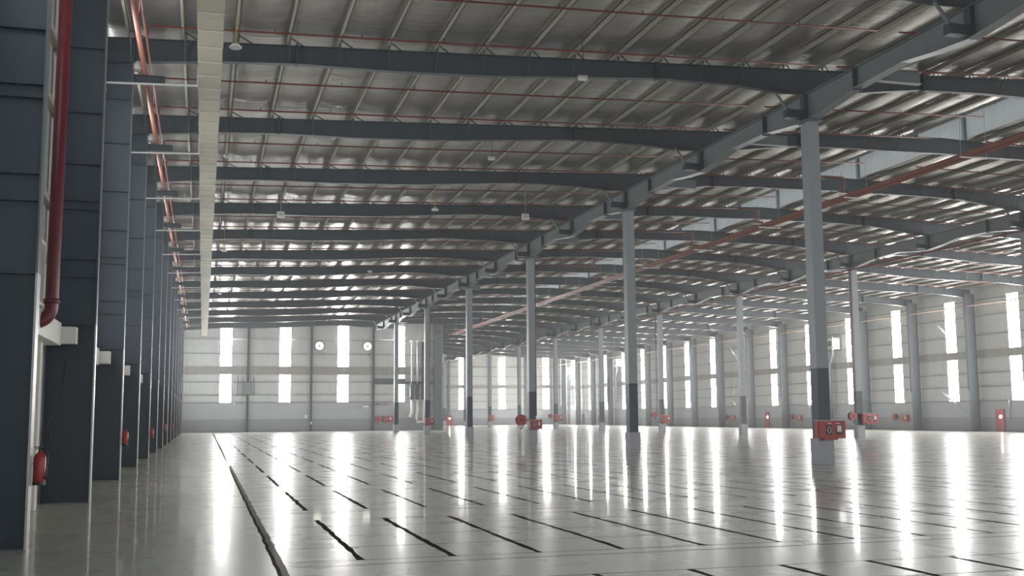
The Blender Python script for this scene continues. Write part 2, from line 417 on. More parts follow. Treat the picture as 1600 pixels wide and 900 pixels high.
def rafter_meshes(x0, x1):
    ks = [k for k in KX if k > x0+0.1 and k < x1-0.1]; ks = [x0]+ks+[x1]
    top = [(k, rt(k)-0.02) for k in ks]; bot = [(k, rt(k)-depth(k)) for k in ks]
    d = {}
    d['web'] = [MB().plate(top, bot, 'X', 0, 0.02).mesh('web', M['steel'])]
    d['top_flange'] = [MB().ribbon([(a, b-0.005) for a, b in top], 'X', 0, 0.28, 0.022).mesh('top_flange', M['steel'])]
    d['bottom_flange'] = [MB().ribbon(bot, 'X', 0, 0.28, 0.022).mesh('bottom_flange', M['steel'])]
    d['splice_plate'] = [MB().box(s-0.04, s+0.04, -0.17, 0.17, rt(s)-depth(s)-0.04, rt(s)+0.06).mesh('splice_plate', M['steel']) for s in SPL if x0 < s < x1]
    d['brace'] = []
    for p in PUR:
        if x0+0.5 < p < x1-0.5 and not 36 < p < 39.4:
            d['brace'].append(MB().bar((p, -0.62, rt(p)+0.1), (p+0.02, -0.1, rt(p)-depth(p)+0.03), 0.045).bar((p+0.03, -0.62, rt(p)+0.1), (p+0.55, -0.10, rt(p)-0.01), 0.035).mesh('brace', M['steel']))
    return d
full = rafter_meshes(-3.6, 2*RIDGE+3.6); short = rafter_meshes(34.5, 2*RIDGE+3.6)
for i in range(21):
    y = 28.8+10*i
    d = full if y < 159 else short
    t = thing('roof_rafter', 'tapered blue-grey steel roof rafter, %s one from the camera' % ORD[i], 'rafter', (0, y, 0), 'roof rafters crossing the hall')
    for nm in ('web', 'top_flange', 'bottom_flange'): link(nm, d[nm][0], t)
    for s_ in d['splice_plate']: link('splice_plate', s_, t)
    if i < 8:
        for b_ in d['brace']: link('brace', b_, t)
    # horizontal seat stubs on the right faces are built with the girders

# ------------------------------------------------------------------ purlins
for k, x in enumerate(PUR):
    if x < XL+0.3 or x > XR-0.3 or 36.0 < x < 39.4: continue
    z = rt(x); y1 = YF1-0.2 if x < XB else YF2-0.2
    m = MB(); m.box(x-0.012, x+0.012, YB+0.1, y1, z+0.0, z+PH-0.02); m.box(x-0.11, x+0.012, YB+0.1, y1, z+0.0, z+0.014); m.box(x-0.012, x+0.075, YB+0.1, y1, z+PH-0.035, z+PH-0.02)
    tag(m.obj('roof_purlin', M['purlin']), 'thin galvanised roof purlin, %s one counted from the left wall' % ORD[k], 'purlin', 'purlins running the length of the roof')

# ------------------------------------------------------------------ left wall columns
def wall_col_meshes(sgn):
    """sgn=1: stands at the left wall, flange towards +x"""
    d = {}
    A, B = (XL+0.12, -2.6) if sgn > 0 else (-2.6+0, XL+0.12)
    def X(v): return v if sgn > 0 else -v
    def bx(m, x0, x1, *r): m.box(min(X(x0), X(x1)), max(X(x0), X(x1)), *r); return m
    zt = rt(-2.6)-0.5
    x0, x1 = XL+0.13, -2.62
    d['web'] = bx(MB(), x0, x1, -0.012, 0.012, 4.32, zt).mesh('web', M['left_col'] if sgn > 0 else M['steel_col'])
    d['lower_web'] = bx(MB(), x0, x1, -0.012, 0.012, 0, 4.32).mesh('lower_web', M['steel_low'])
    d['inner_flange'] = bx(MB(), x1, x1+0.03, -0.16, 0.16, 4.32, zt+0.3).mesh('inner_flange', M['steel_col'])
    d['lower_inner_flange'] = bx(MB(), x1, x1+0.034, -0.162, 0.162, 0.0, 4.32).mesh('lower_inner_flange', M['pale'])  # lower stretch of the inner flange, paler than the stretch above
    d['outer_flange'] = bx(MB(), x0-0.03, x0, -0.16, 0.16, 0, zt).mesh('outer_flange', M['steel_col'])
    d['st'] = []
    SC = M['left_col'] if sgn > 0 else M['steel_col']
    for z in (4.32, 5.5, 5.94, 7.2, 7.42, 8.35, 9.68, 11.36, 12.9):
        d['st'].append(bx(MB(), x0, x1, -0.14, 0.14, z-0.008, z+0.008).mesh('stiffener', SC))
    return d
wl = wall_col_meshes(1)
for i in range(14):
    y = 18.8+10*i
    t = thing('wall_column', 'deep blue-grey steel column against the left wall, %s one from the camera' % ORD[i], 'column', (0, y, 0), 'columns along the left wall')
    for k in ('web', 'lower_web', 'inner_flange', 'lower_inner_flange', 'outer_flange'): link(k, wl[k], t)
    if i < 8:
        for s_ in wl['st']: link('stiffener', s_, t)
    if i >= 2:
        link('bracket_arm', MB().box(-2.58, -1.55, -0.10, 0.10, 13.80, 13.82).box(-2.58, -1.55, -0.006, 0.006, 13.55, 13.81).box(-2.58, -1.55, -0.08, 0.08, 13.54, 13.56).mesh('bracket_arm', M['steel']), t)
wr = wall_col_meshes(-1)
for i in range(16):
    y = (88.8, 98.6)[i] if i < 2 else 98.6+9.82*(i-1)
    t = thing('wall_column', 'grey-blue steel column against the right wall, %s one counted from the right edge' % ORD[i], 'column', (2*RIDGE, y, 0), 'columns along the right wall')
    for k in ('web', 'lower_web', 'inner_flange', 'outer_flange'):
        if k == 'lower_web': me = wr[k].copy(); me.materials[0] = M['steel_col']; link(k, me, t)
        else: link(k, wr[k], t)
# wall posts on the two end walls
for j, x in enumerate((6.03, 14.92, 23.91)):
    m = MB().box(x-0.16, x+0.16, YF1-0.42, YF1-0.40, 0, rt(x)-0.1).box(x-0.012, x+0.012, YF1-0.42, YF1-0.15, 0, rt(x)-0.1).box(x-0.16, x+0.16, YF1-0.17, YF1-0.15, 0, rt(x)-0.1)
    tag(m.obj('wind_post', M['steel']), 'slim dark steel post on the nearer end wall, %s from the left' % ORD[j], 'post', 'posts on the nearer end wall')
t = thing('corner_column', 'heavy blue-grey column closing the right end of the nearer end wall', 'column', (0, 0, 0))
MB().box(32.95, 34.1, YF1-0.56, YF1-0.54, 0, rt(33)-0.1).obj('face_plate', M['steel_col'], t)
MB().box(33.0, 34.05, YF1-0.54, YF1-0.1, 0, rt(33)-0.1).obj('casing', M['steel'], t)
for j, x in enumerate((52.85, 62.4, 70.9)):
    m = MB().box(x-0.22, x+0.22, YF2-0.42, YF2-0.40, 0, rt(x)-0.1).box(x-0.012, x+0.012, YF2-0.42, YF2-0.17, 0, rt(x)-0.1).box(x-0.22, x+0.22, YF2-0.19, YF2-0.17, 0, rt(x)-0.1)
    tag(m.obj('wind_post', M['steel_col']), 'steel post on the distant end wall, %s from the left' % ORD[j], 'post', 'posts on the distant end wall')

# ------------------------------------------------------------------ inner columns
def inner_col(x, y, label, group, guard_z=1.03):
    t = thing('steel_column', label, 'column', (x, y, 0), group)
    if 'ic' not in PX:
        hw = 0.26
        PX['ic'] = [('base_casing', MB().box(-0.33, 0.33, -0.33, 0.33, 0, guard_z).mesh('base_casing', M['guard'])),
                    ('lower_shaft', MB().box(-hw, hw, -hw, hw, guard_z, 3.8).mesh('lower_shaft', M['steel_low'])),
                    ('upper_shaft', MB().box(-hw, hw, -hw, hw, 3.8, 13.86).mesh('upper_shaft', M['inner_col'])),
                    ('cap_plate', MB().box(-0.36, 0.36, -0.40, 0.40, 13.86, 13.92).mesh('cap_plate', M['steel_col']))]
        bl = MB()
        for dx in (-0.28, 0.28):
            for dy in (-0.3, -0.1, 0.1, 0.3): bl.tube([(dx, dy, 13.80), (dx, dy, 13.86)], 0.02, 6)
        PX['bolts'] = bl.mesh('bolts', M['steel'])
    for nm, me in PX['ic']: link(nm, me, t)
    link('bolts', PX['bolts'], t)
    return t
for i in range(6):
    inner_col(R1, 38.8+20*i, 'square grey steel column of the nearer inner row, %s one from the right' % ORD[i], 'nearer inner row of columns')
for i in range(10):
    inner_col(R2, 58.8+20*i, 'square grey steel column of the farther inner row, %s one from the right' % ORD[i], 'farther inner row of columns')

# ------------------------------------------------------------------ girders
def girder(x, y0, n, which, ytrim):
    # profile for one 20 m module between columns
    for i in range(n):
        a = y0+20*i; b = a+20
        ks = [0.01, 0.45, 3.5, 6.5, 8.3, 10, 11.7, 13.5, 16.5, 19.55, 19.99]; zb = [13.93, 13.93, 14.27, 14.34, 14.12, 13.98, 14.12, 14.34, 14.27, 13.93, 13.93]
        pts = [(a+k, z) for k, z in zip(ks, zb)]
        if b > ytrim: pts = [p for p in pts if p[0] < ytrim]
        top = [(p[0], 15.06) for p in pts]
        t = thing('eaves_girder' if False else 'longitudinal_girder', 'deep grey steel girder over the %s inner column row, %s span from the right' % (which, ORD[i]), 'girder', (x, 0, 0), 'girder spans over the %s row' % which)
        MB().plate(top, pts, 'Y', 0, 0.024).obj('web', M['girder'], t)
        MB().ribbon([(p, z-0.0) for p, z in top], 'Y', 0, 0.34, 0.03).obj('top_flange', M['girder'], t)
        MB().ribbon(pts, 'Y', 0, 0.42, 0.03).obj('bottom_flange', M['girder'], t)
        for s_ in (3.5, 16.5):
            if a+s_ < ytrim:
                MB().box(-0.2, 0.2, a+s_-0.03, a+s_+0.03, 14.2, 15.15).obj('splice_plate', M['steel'], t)
        for s_ in (6.5, 16.5):
            if a+s_ < ytrim:
                MB().box(0.02, 2.6, a+s_-0.26, a+s_-0.24, 14.57, 15.01).box(0.02, 2.6, a+s_-0.38, a+s_-0.12, 14.55, 14.57).box(0.02, 2.6, a+s_-0.38, a+s_-0.12, 15.01, 15.03).obj('side_bracket', M['girder'], t)
        for s_ in (0.17, 10.0):
            if a+s_ < ytrim-1:
                MB().box(-0.2, 0.2, a+s_-0.15, a+s_+0.15, 14.0, 15.05).obj('stiffener_block', M['steel'], t)
                MB().box(-1.0, -0.02, a+s_-0.16, a+s_+0.16, 14.05, 14.4).obj('knee_bracket', M['steel'], t)
                MB().bar((-0.75, a+s_-0.1, 14.15), (-1.55, a+s_-0.1, rt(x-1.55)-0.86), 0.09).obj('knee_brace', M['girder'], t)
girder(R1, 18.8, 7, 'nearer', 157.8)
girder(R2, 38.8, 10, 'farther', 239.0)

# ------------------------------------------------------------------ roof monitor along the ridge
t = struct(bpy.data.objects.new('ceiling_ridge_vent', None), 'long raised ridge vent with pale ribbed sides'); C.objects.link(t); t.location = (RIDGE, 0, 0)
z0 = rt(36.1)+0.02
MB().box(1.58, 1.62, YB, YF2-0.1, z0+0.1, z0+1.95).obj('ribbed_side', M['wall_sheet_y'], t)
MB().box(-1.62, -1.58, YB, YF2-0.1, z0+0.1, z0+0.65).obj('side_sheet', M['wall_sheet_y'], t)
MB().plate([(-2.1, z0+2.05), (0, z0+2.3), (2.1, z0+2.05)], [(-2.1, z0+2.0), (0, z0+2.25), (2.1, z0+2.0)], 'X', (YB+YF2)/2, YF2-YB).obj('cover_sheet', M['wall_sheet_y'], t)
for k in range(22):
    y = 28.8+10*k
    MB().box(1.44, 1.57, y-0.1, y+0.1, z0, z0+1.85).obj('post', M['steel_col'], t)
    MB().box(-1.57, -1.44, y-0.1, y+0.1, z0, z0+1.85).obj('post', M['steel_col'], t)

# ------------------------------------------------------------------ insulated duct on the left
t = thing('air_duct', 'long rectangular foil-wrapped duct hanging beneath the roof near the left columns', 'duct', (-0.05, 0, 0))
m = MB(); y = 22.0
while y < 157.5:
    e = min(y+1.5, 157.6); w_ = random.uniform(-.012, .012); m.box(-0.375+w_, 0.375+w_, y+0.02, e, 13.42, 13.86); y += 1.5
m.obj('duct_body', M['duct'], t)
jb = MB().box(-0.39, 0.39, -0.02, 0.04, 13.405, 13.875).mesh('joint_band', M['pale']); y = 22.0
while y < 157.5: link('joint_band', jb, t, (0, y, 0)); y += 1.5
for i in range(13):
    y = 37.7+10*i
    if y > 157: break
    tag(MB().bar((-3.45, y, 13.15), (-0.42, y, 13.26), 0.06).bar((-0.45, y, 13.23), (-0.45, y, 13.9), 0.04).bar((-3.45, y, 13.15), (-3.45, y+1.1, 13.15), 0.05).obj('duct_hanger', M['pale']), 'thin pale hanger bar under the duct, %s one from the camera' % ORD[i], 'hanger bar', 'hanger bars under the duct')

# ------------------------------------------------------------------ sprinkler pipes
def sprinkler(x0, x1, y, i, which, drop):
    def z(x): return (15.14+0.027*(x+2)) if x < RIDGE else 15.14+0.027*(2*RIDGE-x+2)
    pts = [(x0, y, z(x0)), ((x0+x1)/2, y, z((x0+x1)/2)), (x1, y, z(x1))]
    if drop < 0: pts = bent([(x0, y, 14.0)]+pts, 0.12, 3)
    t = thing('sprinkler_pipe', 'thin red sprinkler pipe %s, %s one from the camera' % (which, ORD[i]), 'pipe', (0, 0, 0), 'sprinkler pipes '+which)
    MB().tube(pts, 0.036, 8).obj('pipe', M['pipe'], t, True)
    if y < 75:
        x = x0+1.2
        while x < x1-0.5:
            link('sprinkler_head', SPH, t, (x, y, z(x))); x += 3.0
SPH = MB().tube([(0, 0, 0.02), (0, 0, 0.12), (0, 0, 0.125)], [0.02, 0.016, 0.04], 6).mesh('sprinkler_head', M['pipe'])
n = 0
for i in range(13):
    for yy in (33.3+10*i, 37.4+10*i):
        if 26 < yy < 157: sprinkler(-2.1, 23.3, yy, n, 'over the left aisle', -1); n += 1
n = 0
for i in range(20):
    for yy in (33.3+10*i, 37.4+10*i):
        if yy < 238 and not (i > 6 and yy % 10 > 5): sprinkler(24.2 if yy < 157 else 34.8, 36.0, yy, n, 'left of the ridge', 1); n += 1
n = 0
for i in range(20):
    for yy in (43.3+10*i, 47.4+10*i):
        if yy < 238 and not (i > 5 and yy % 10 > 5): sprinkler(39.4, 77.0, yy, n, 'right of the ridge', 1); n += 1
# pipe main along the left wall columns
t = thing('fire_main', 'salmon-red fire main running high along the left columns', 'pipe', (0, 0, 0))
MB().tube([(-2.2, 20, 13.92), (-2.28, 90, 13.92), (-2.3, 157, 13.92)], 0.085, 12).obj('pipe', M['mainpipe'], t, True)
m = MB()
for i in range(13):
    y = 30+10*i
    MB().tube([(-2.02, y-7, 14.05), (-2.02, y+3, 14.05)], 0.03, 8).obj('side_branch', M['mainpipe'], t, True)
for i in range(11):
    y = 38.6+10*i
    t = thing('wall_beacon', 'white domed wall beacon beside the fire main, %s one from the camera' % ORD[i], 'beacon', (-2.43, y-0.3, 14.02), 'white domes along the left columns'); t.scale = (.75, .75, .75)
    MB().tube([(0, 0, -0.22), (0, 0, -0.1), (0, 0, 0.05), (0, 0, 0.17), (0, 0, 0.22)], [0.16, 0.19, 0.17, 0.1, 0.02], 12).obj('dome', M['white'], t, True)
    MB().tube([(0, 0, -0.27), (0, 0, -0.22)], 0.17, 12).obj('base', M['pale'], t)
# header bundle beneath the ridge
for k, (x, z) in enumerate(((35.15, 14.45), (35.5, 14.5), (35.85, 14.5), (36.2, 14.55))):
    tag(MB().tube([(x, 26, z), (x, 90, z-0.12), (x, 160 if k != 1 else 120, z-0.3)], 0.075, 10).obj('header_pipe', M['header'], None, True), 'long salmon-red header pipe below the ridge, %s of four from the left' % ORD[k], 'pipe', 'bundle of header pipes')
for i in range(13):
    y = 33.8+10*i
    t = thing('pipe_trapeze', 'steel trapeze hanger under the header pipes, %s one from the camera' % ORD[i], 'pipe hanger', (0, y, 0), 'trapeze hangers under the header pipes')
    MB().box(34.9, 36.5, -0.04, 0.04, 14.27-0.0021*(y-26), 14.33-0.0021*(y-26)).obj('channel', M['pale'], t)
    for x in (34.95, 36.4): MB().tube([(x, 0, 14.3-0.0013*(y-26)), (x, 0, rt(x)+0.05)], 0.012, 6).obj('rod', M['pale'], t)
# loops connecting the headers to the branches
for i, y in enumerate((53.0, 63.0, 73.0, 83.0, 93.0)):
    tag(MB().tube(bent([(33.0, y, 15.2), (34.4, y, 15.2), (34.4, y, 14.7), (34.4, y+0.6, 14.5), (35.1, y+0.6, 14.5)], 0.12, 3), 0.05, 8).obj('riser_pipe', M['header'], None, True), 'bent red riser pipe joining the header bundle, %s one from the camera' % ORD[i], 'pipe', 'bent risers beside the header bundle')
tag(MB().tube([(51.24, 40, 13.78), (51.24, 105, 13.76), (51.24, 160, 13.7), (51.24, 236, 13.6)], 0.065, 8).obj('girder_pipe', M['pipe'], None, True), 'dark red pipe clipped below the farther row girder', 'pipe')
tag(MB().tube([(78.25, 80, 13.25), (78.25, 150, 13.3), (78.25, 238, 13.5)], 0.075, 8).obj('wall_main', M['wallpipe'], None, True), 'pale salmon pipe running the length of the right wall', 'pipe')
tag(MB().tube([(-2.5, YF1-0.35, 13.1), (33.0, YF1-0.35, 13.3)], 0.05, 8).obj('wall_conduit', M['pale'], None, True), 'pale horizontal conduit high across the nearer end wall', 'conduit')
tag(MB().tube([(XB+1, YF2-0.35, 12.9), (78.2, YF2-0.35, 13.3)], 0.06, 8).obj('wall_conduit', M['wallpipe'], None, True), 'pinkish horizontal pipe high across the distant end wall', 'pipe')
# big dark red downpipe
t = thing('fire_riser', 'thick dark red fire riser bending into the left wall between the first two columns', 'pipe', (0, 0, 0))
MB().tube(bent([(-3.06, 24.6, 15.0), (-3.12, 24.6, 4.0), (-3.84, 24.3, 4.0)], 0.42, 8), 0.135, 18).obj('pipe', M['downpipe'], t, True)
MB().tube([(-3.12, 24.6, 4.42), (-3.12, 24.6, 4.52)], 0.16, 18).obj('coupling', M['downpipe'], t, True)

# ------------------------------------------------------------------ left wall dock doors, boxes, louvre
dn = 0
for i in range(14):
    y0 = 19.3+10*i
    dn += 1
    t = struct(bpy.data.objects.new('door_%d' % dn, None), 'cream roller shutter in the left wall, bay %s from the camera' % ORD[i]); C.objects.link(t); t.location = (XL, y0, 0)
    MB().box(0.09, 0.13, 1.6, 7.2, 0, 3.75).obj('shutter_curtain', M['shutter'], t)
    MB().box(0.07, 0.55, 1.2, 8.6, 3.75, 4.28).obj('shutter_hood', M['white'], t)
    MB().box(0.07, 0.30, 7.2, 7.55, 0, 3.75).obj('guide_rail', M['white'], t)
    MB().box(0.07, 0.30, 1.25, 1.6, 0, 3.75).obj('guide_rail', M['white'], t)
    MB().box(0.07, 0.12, 7.55, 9.0, 0, 4.28).obj('side_lining', M['white'], t)
for i in range(6):
    y = 28.25+10*i
    tag(MB().box(-3.45, -2.97, y-0.35, y+0.1, 3.8, 4.2).box(-3.43, -2.99, y-0.365, y-0.35, 3.83, 4.17).obj('motor_box', M['white']), 'white motor box on the %s left wall column from the camera' % ORD[i+1], 'box', 'white boxes on the left wall columns')
t = thing('wall_louvre', 'cream louvred panel on the left wall beside the thick riser', 'louvre', (XL+0.16, 26.3, 0))
MB().box(0, 0.06, 0, 0.08, 4.6, 6.1).box(0, 0.06, 0.95, 1.03, 4.6, 6.1).box(0, 0.06, 0, 1.03, 6.02, 6.1).box(0, 0.06, 0, 1.03, 4.6, 4.68).obj('frame', M['white'], t)
m = MB()
for k in range(6): m.box(0.0, 0.05, 0.12+k*0.14, 0.19+k*0.14, 4.68, 6.02)
m.obj('blades', M['pale'], t)
tag(MB().tube([(XL+0.2, 25.7, 4.6), (XL+0.2, 25.7, 14.5)], 0.03, 6).obj('conduit', M['pale'], None, True), 'pale vertical conduit on the left wall behind the riser', 'conduit')
tag(MB().tube([(XL+0.25, 27.9, 0.05), (XL+0.25, 27.9, 1.7), (XL+0.55, 28.2, 2.4), (XL+0.62, 28.4, 3.4)], 0.014, 6).obj('hanging_cable', M['black'], None, True), 'thin black cable hanging beside the first roller shutter', 'cable')
tag(MB().box(XL+0.3, XL+0.42, 27.85, 28.0, 1.5, 1.72).obj('switch_box', M['black']), 'small dark switch box on the cable beside the first shutter', 'switch')

# ------------------------------------------------------------------ fire extinguishers
def extinguisher(x, y, z, label, s=1.0, rz=0):
    t = thing('fire_extinguisher', label, 'fire extinguisher', (x, y, z), 'extinguishers on the left columns', rz); t.scale = (s, s, s)
    if 'ex' not in PX:
        prof = [(0.0, 0.085), (0.03, 0.095), (0.40, 0.095), (0.45, 0.075), (0.48, 0.035), (0.50, 0.03)]
        PX['ex'] = [('cylinder', MB().tube([(0, 0, a) for a, r in prof], [r for a, r in prof], 18).mesh('cylinder', M['red'], True)),
                    ('foot_ring', MB().tube([(0, 0, -0.03), (0, 0, 0.03)], 0.098, 18).mesh('foot_ring', M['black'])),
                    ('valve', MB().tube([(0, 0, 0.5), (0, 0, 0.56)], 0.025, 8).box(-0.09, 0.03, -0.012, 0.012, 0.56, 0.575).box(-0.08, 0.02, -0.012, 0.012, 0.53, 0.542).mesh('valve', M['black'])),
                    ('hose', MB().tube([(0.02, 0, 0.54), (0.08, -0.02, 0.54), (0.125, -0.05, 0.45), (0.12, -0.06, 0.3), (0.10, -0.06, 0.12), (0.09, -0.06, 0.06)], 0.013, 8).mesh('hose', M['black'], True)),
                    ('bracket', MB().box(-0.114, -0.09, -0.03, 0.03, 0.28, 0.33).mesh('bracket', M['pale']))]
    for nm, me in PX['ex']: link(nm, me, t)
extinguisher(-2.475, 18.92, 1.0, 'red fire extinguisher hanging on the first left column')
extinguisher(-2.475, 38.92, 1.15, 'red fire extinguisher hanging on the third left column')
extinguisher(-2.475, 58.92, 1.05, 'red fire extinguisher hanging on the fifth left column')
extinguisher(-2.475, 78.92, 1.15, 'red fire extinguisher hanging on the seventh left column')
extinguisher(-2.475, 98.92, 1.15, 'red fire extinguisher hanging on the ninth left column')
extinguisher(-2.475, 118.92, 1.15, 'red fire extinguisher hanging on the eleventh left column')

def hose_reel(loc, axis, label, group, s=1.0, arm=0.34):
    """red drum with rims; axis 'Y' shows its face to the camera"""
    t = thing('hose_reel', label, 'hose reel', loc, group); t.scale = (s, s, s)
    if axis == 'X':
        t.rotation_euler = (0, 0, -PI/2); MB().box(-0.12, 0.12, 0.12, 0.242, -0.12, 0.12).obj('wall_bracket', M['red'], t)
    if 'hr' not in PX:
        PX['hr'] = [('drum_face', MB().disc((0, -0.12, 0), 0.30, 'Y', 0.02, 24).disc((0, 0.12, 0), 0.30, 'Y', 0.02, 24).mesh('drum_face', M['red'])),
                    ('coiled_hose', MB().disc((0, 0, 0), 0.25, 'Y', 0.2, 24).mesh('coiled_hose', M['black'])),
                    ('hub', MB().disc((0, -0.14, 0), 0.07, 'Y', 0.05, 12).mesh('hub', M['downpipe'])),
                    ('nozzle', MB().tube([(0.1, -0.13, -0.25), (0.02, -0.15, -0.42), (-0.1, -0.15, -0.5)], 0.03, 8).mesh('nozzle', M['black']))]
    for nm, me in PX['hr']: link(nm, me, t)
    MB().box(-0.02, arm, 0.125, 0.155, -0.03, 0.03).obj('arm', M['red'], t)
def cabinet(loc, label, group, s=1.0, wd=1.2, rz=0):
    t = thing('fire_cabinet', label, 'fire hose cabinet', loc, group, rz); t.scale = (s, s, s)
    key = 'cab%.2f' % wd
    if key not in PX:
        h = wd/2
        PX[key] = [('body', MB().box(-h, h, -0.26, 0, 0.03, 0.72).box(-h*0.55, h*0.45, -0.24, -0.02, -0.03, 0.03).mesh('body', M['red'])),
                   ('door', MB().box(-h+0.03, h-0.03, -0.285, -0.262, 0.06, 0.69).mesh('door', M['red'])),
                   ('window_frame', MB().box(-0.22*wd, -0.02*wd, -0.30, -0.286, 0.18, 0.55).mesh('window_frame', M['black'])),
                   ('window_frame', MB().box(0.15*wd, 0.36*wd, -0.30, -0.286, 0.18, 0.55).mesh('window_frame', M['black'])),
                   ('hose_coil', MB().tube([(-0.12*wd+0.07*math.cos(a), -0.302, 0.36+0.12*math.sin(a)) for a in [k*PI/6 for k in range(13)]], 0.02, 6).mesh('hose_coil', M['pale'])),
                   ('glass_pane', MB().box(0.17*wd, 0.33*wd, -0.306, -0.30, 0.28, 0.53).mesh('glass_pane', M['white'])),
                   ('lettering', MB().box(-0.16*wd, -0.10*wd, -0.288, -0.2855, 0.60, 0.635).box(-0.09*wd, -0.03*wd, -0.288, -0.2855, 0.60, 0.635).box(0.13*wd, 0.19*wd, -0.288, -0.2855, 0.60, 0.63).box(0.20*wd, 0.29*wd, -0.288, -0.2855, 0.60, 0.63).mesh('lettering', M['white'])),
                   ('top_lip', MB().box(-h-0.02, h+0.02, -0.30, 0, 0.72, 0.74).mesh('top_lip', M['pale']))]
    for nm, me in PX[key]: link(nm, me, t)
G1 = 'fire cabinets on the nearer row'
cabinet((R1+0.08, 38.45, 1.0), 'red fire cabinet with two windows on the nearest inner column', G1, 1.0, 1.22)
cabinet((R1+0.15, 78.45, 1.0), 'red fire cabinet on the third nearer-row column, beside a round reel', G1, 1.0, 0.95)
cabinet((R1+0.2, 118.45, 1.1), 'red fire cabinet on the fifth nearer-row column', G1, 1.0, 1.0)
hose_reel((R1-0.95, 78.4, 1.7), 'Y', 'round dark red hose reel left of the third nearer-row column', 'reels on inner columns', 1.35, 0.515)
G2 = 'fire cabinets on the farther row'
cabinet((R2+0.7, 78.45, 1.15), 'red fire cabinet on the farther-row column just right of the nearest column', G2, 1.15, 1.3)
hose_reel((R2-0.85, 78.4, 1.78), 'Y', 'red hose reel left of the farther-row column near the right', 'reels on inner columns', 1.15, 0.515)
cabinet((R2+0.25, 118.45, 1.1), 'red fire cabinet on the farther-row column right of the second nearer-row column', G2, 1.2, 1.0)
hose_reel((R2-1.1, 118.4, 2.0), 'Y', 'red hose reel left of the fourth farther-row column', 'reels on inner columns', 1.1, 0.767)
cabinet((R2+0.25, 158.45, 1.2), 'red fire cabinet on the sixth farther-row column', G2, 1.3, 0.9)
hose_reel((R2-1.0, 158.4, 1.95), 'Y', 'dark red hose reel left of the sixth farther-row column', 'reels on inner columns', 1.1, 0.676)
cabinet((R2+0.2, 198.45, 1.3), 'red fire cabinet on the farther-row column beside the distant red door', G2, 1.2, 0.9)
# vertical drop pipes on columns with cabinets
for x, y, lb in ((R1+0.31, 118.5, 'thin dark red drop pipe on the fifth nearer-row column'), (R2-0.45, 78.5, 'thin dark red drop pipe left of the farther-row column near the right edge'),
                 (R2-0.7, 118.5, 'thin red drop pipe left of the fourth farther-row column'), (R2-0.8, 158.5, 'thin dark drop pipe left of the sixth farther-row column'),
                 (R1+0.31, 78.6, 'thin dark red drop pipe on the third nearer-row column')):
    tag(MB().tube([(x, y, 2.0), (x, y, 13.8)], 0.035, 8).obj('drop_pipe', M['pipe'], None, True), lb, 'pipe', 'drop pipes on inner columns')

# ------------------------------------------------------------------ hanging lights
def hanging_light(x, y, zf, kind, label):
    t = thing('hanging_light', label, 'light fixture', (x, y, zf), 'unlit fixtures hanging under the roof')
    L_ = rt(x)+0.23-zf
    if kind == 'bay':
        MB().tube([(0, 0, 0.18), (0, 0, L_)], 0.022, 6).obj('rod', M['yellow'], t)
        MB().tube([(0, 0, 0.18), (0, 0, 0.1), (0, 0, 0.0)], [0.05, 0.14, 0.22], 14).obj('lamp_shade', M['white'], t, True)
        MB().tube([(0, 0, -0.03), (0, 0, 0.0)], 0.19, 14).obj('lens', M['pale'], t)
    elif kind == 'wire':
        MB().tube([(0, 0, 0.1), (0.03, 0, L_*0.6), (-0.02, 0, L_)], 0.012, 6).obj('cable', M['downpipe'], t)
        MB().box(-0.17, 0.17, -0.1, 0.1, 0.0, 0.10).obj('housing', M['pale'], t)
        MB().box(-0.15, 0.15, -0.08, 0.08, -0.06, 0.0).obj('lens', M['white'], t)
    else:
        MB().tube([(0, 0, 0.2), (0, 0, L_)], 0.014, 6).obj('rod', M['pale'], t)
        MB().box(-0.22, 0.22, -0.08, 0.08, -0.18, 0.2).obj('housing', M['white'], t)
        MB().box(-0.15, 0.15, -0.1, -0.08, -0.05, 0.1).obj('face_plate', M['pale'], t)
hanging_light(0.76, 36.8, 14.42, 'bay', 'white lamp on a yellow rod by the duct, nearest the camera')
hanging_light(13.15, 36.8, 14.3, 'wire', 'small white lamp on a wire under the first full rafter')
hanging_light(13.4, 51.0, 14.6, 'wire', 'small white lamp on a wire just ahead of the third rafter')
hanging_light(13.0, 62.8, 14.2, 'bay', 'white conical lamp hanging under the fourth rafter')
hanging_light(19.35, 65.3, 14.5, 'box', 'white square box lamp hanging left of the second nearer-row column')
hanging_light(4.25, 66.5, 14.2, 'box', 'white box lamp hanging right of the duct')
hanging_light(0.85, 53.0, 14.45, 'bay', 'white lamp beside the duct, second from the camera')
hanging_light(1.15, 78.0, 13.6, 'bay', 'white lamp on a yellow rod beside the duct, third from the camera')
hanging_light(13.4, 92.0, 14.3, 'wire', 'small white lamp over the left aisle before the seventh rafter')
hanging_light(37.5, 58.0, 15.3, 'wire', 'small white lamp above the red header pipes')
hanging_light(13.2, 112.0, 14.1, 'wire', 'tiny white lamp over the far part of the left aisle')
hanging_light(1.3, 110.0, 14.1, 'bay', 'tiny white lamp beside the far part of the duct')

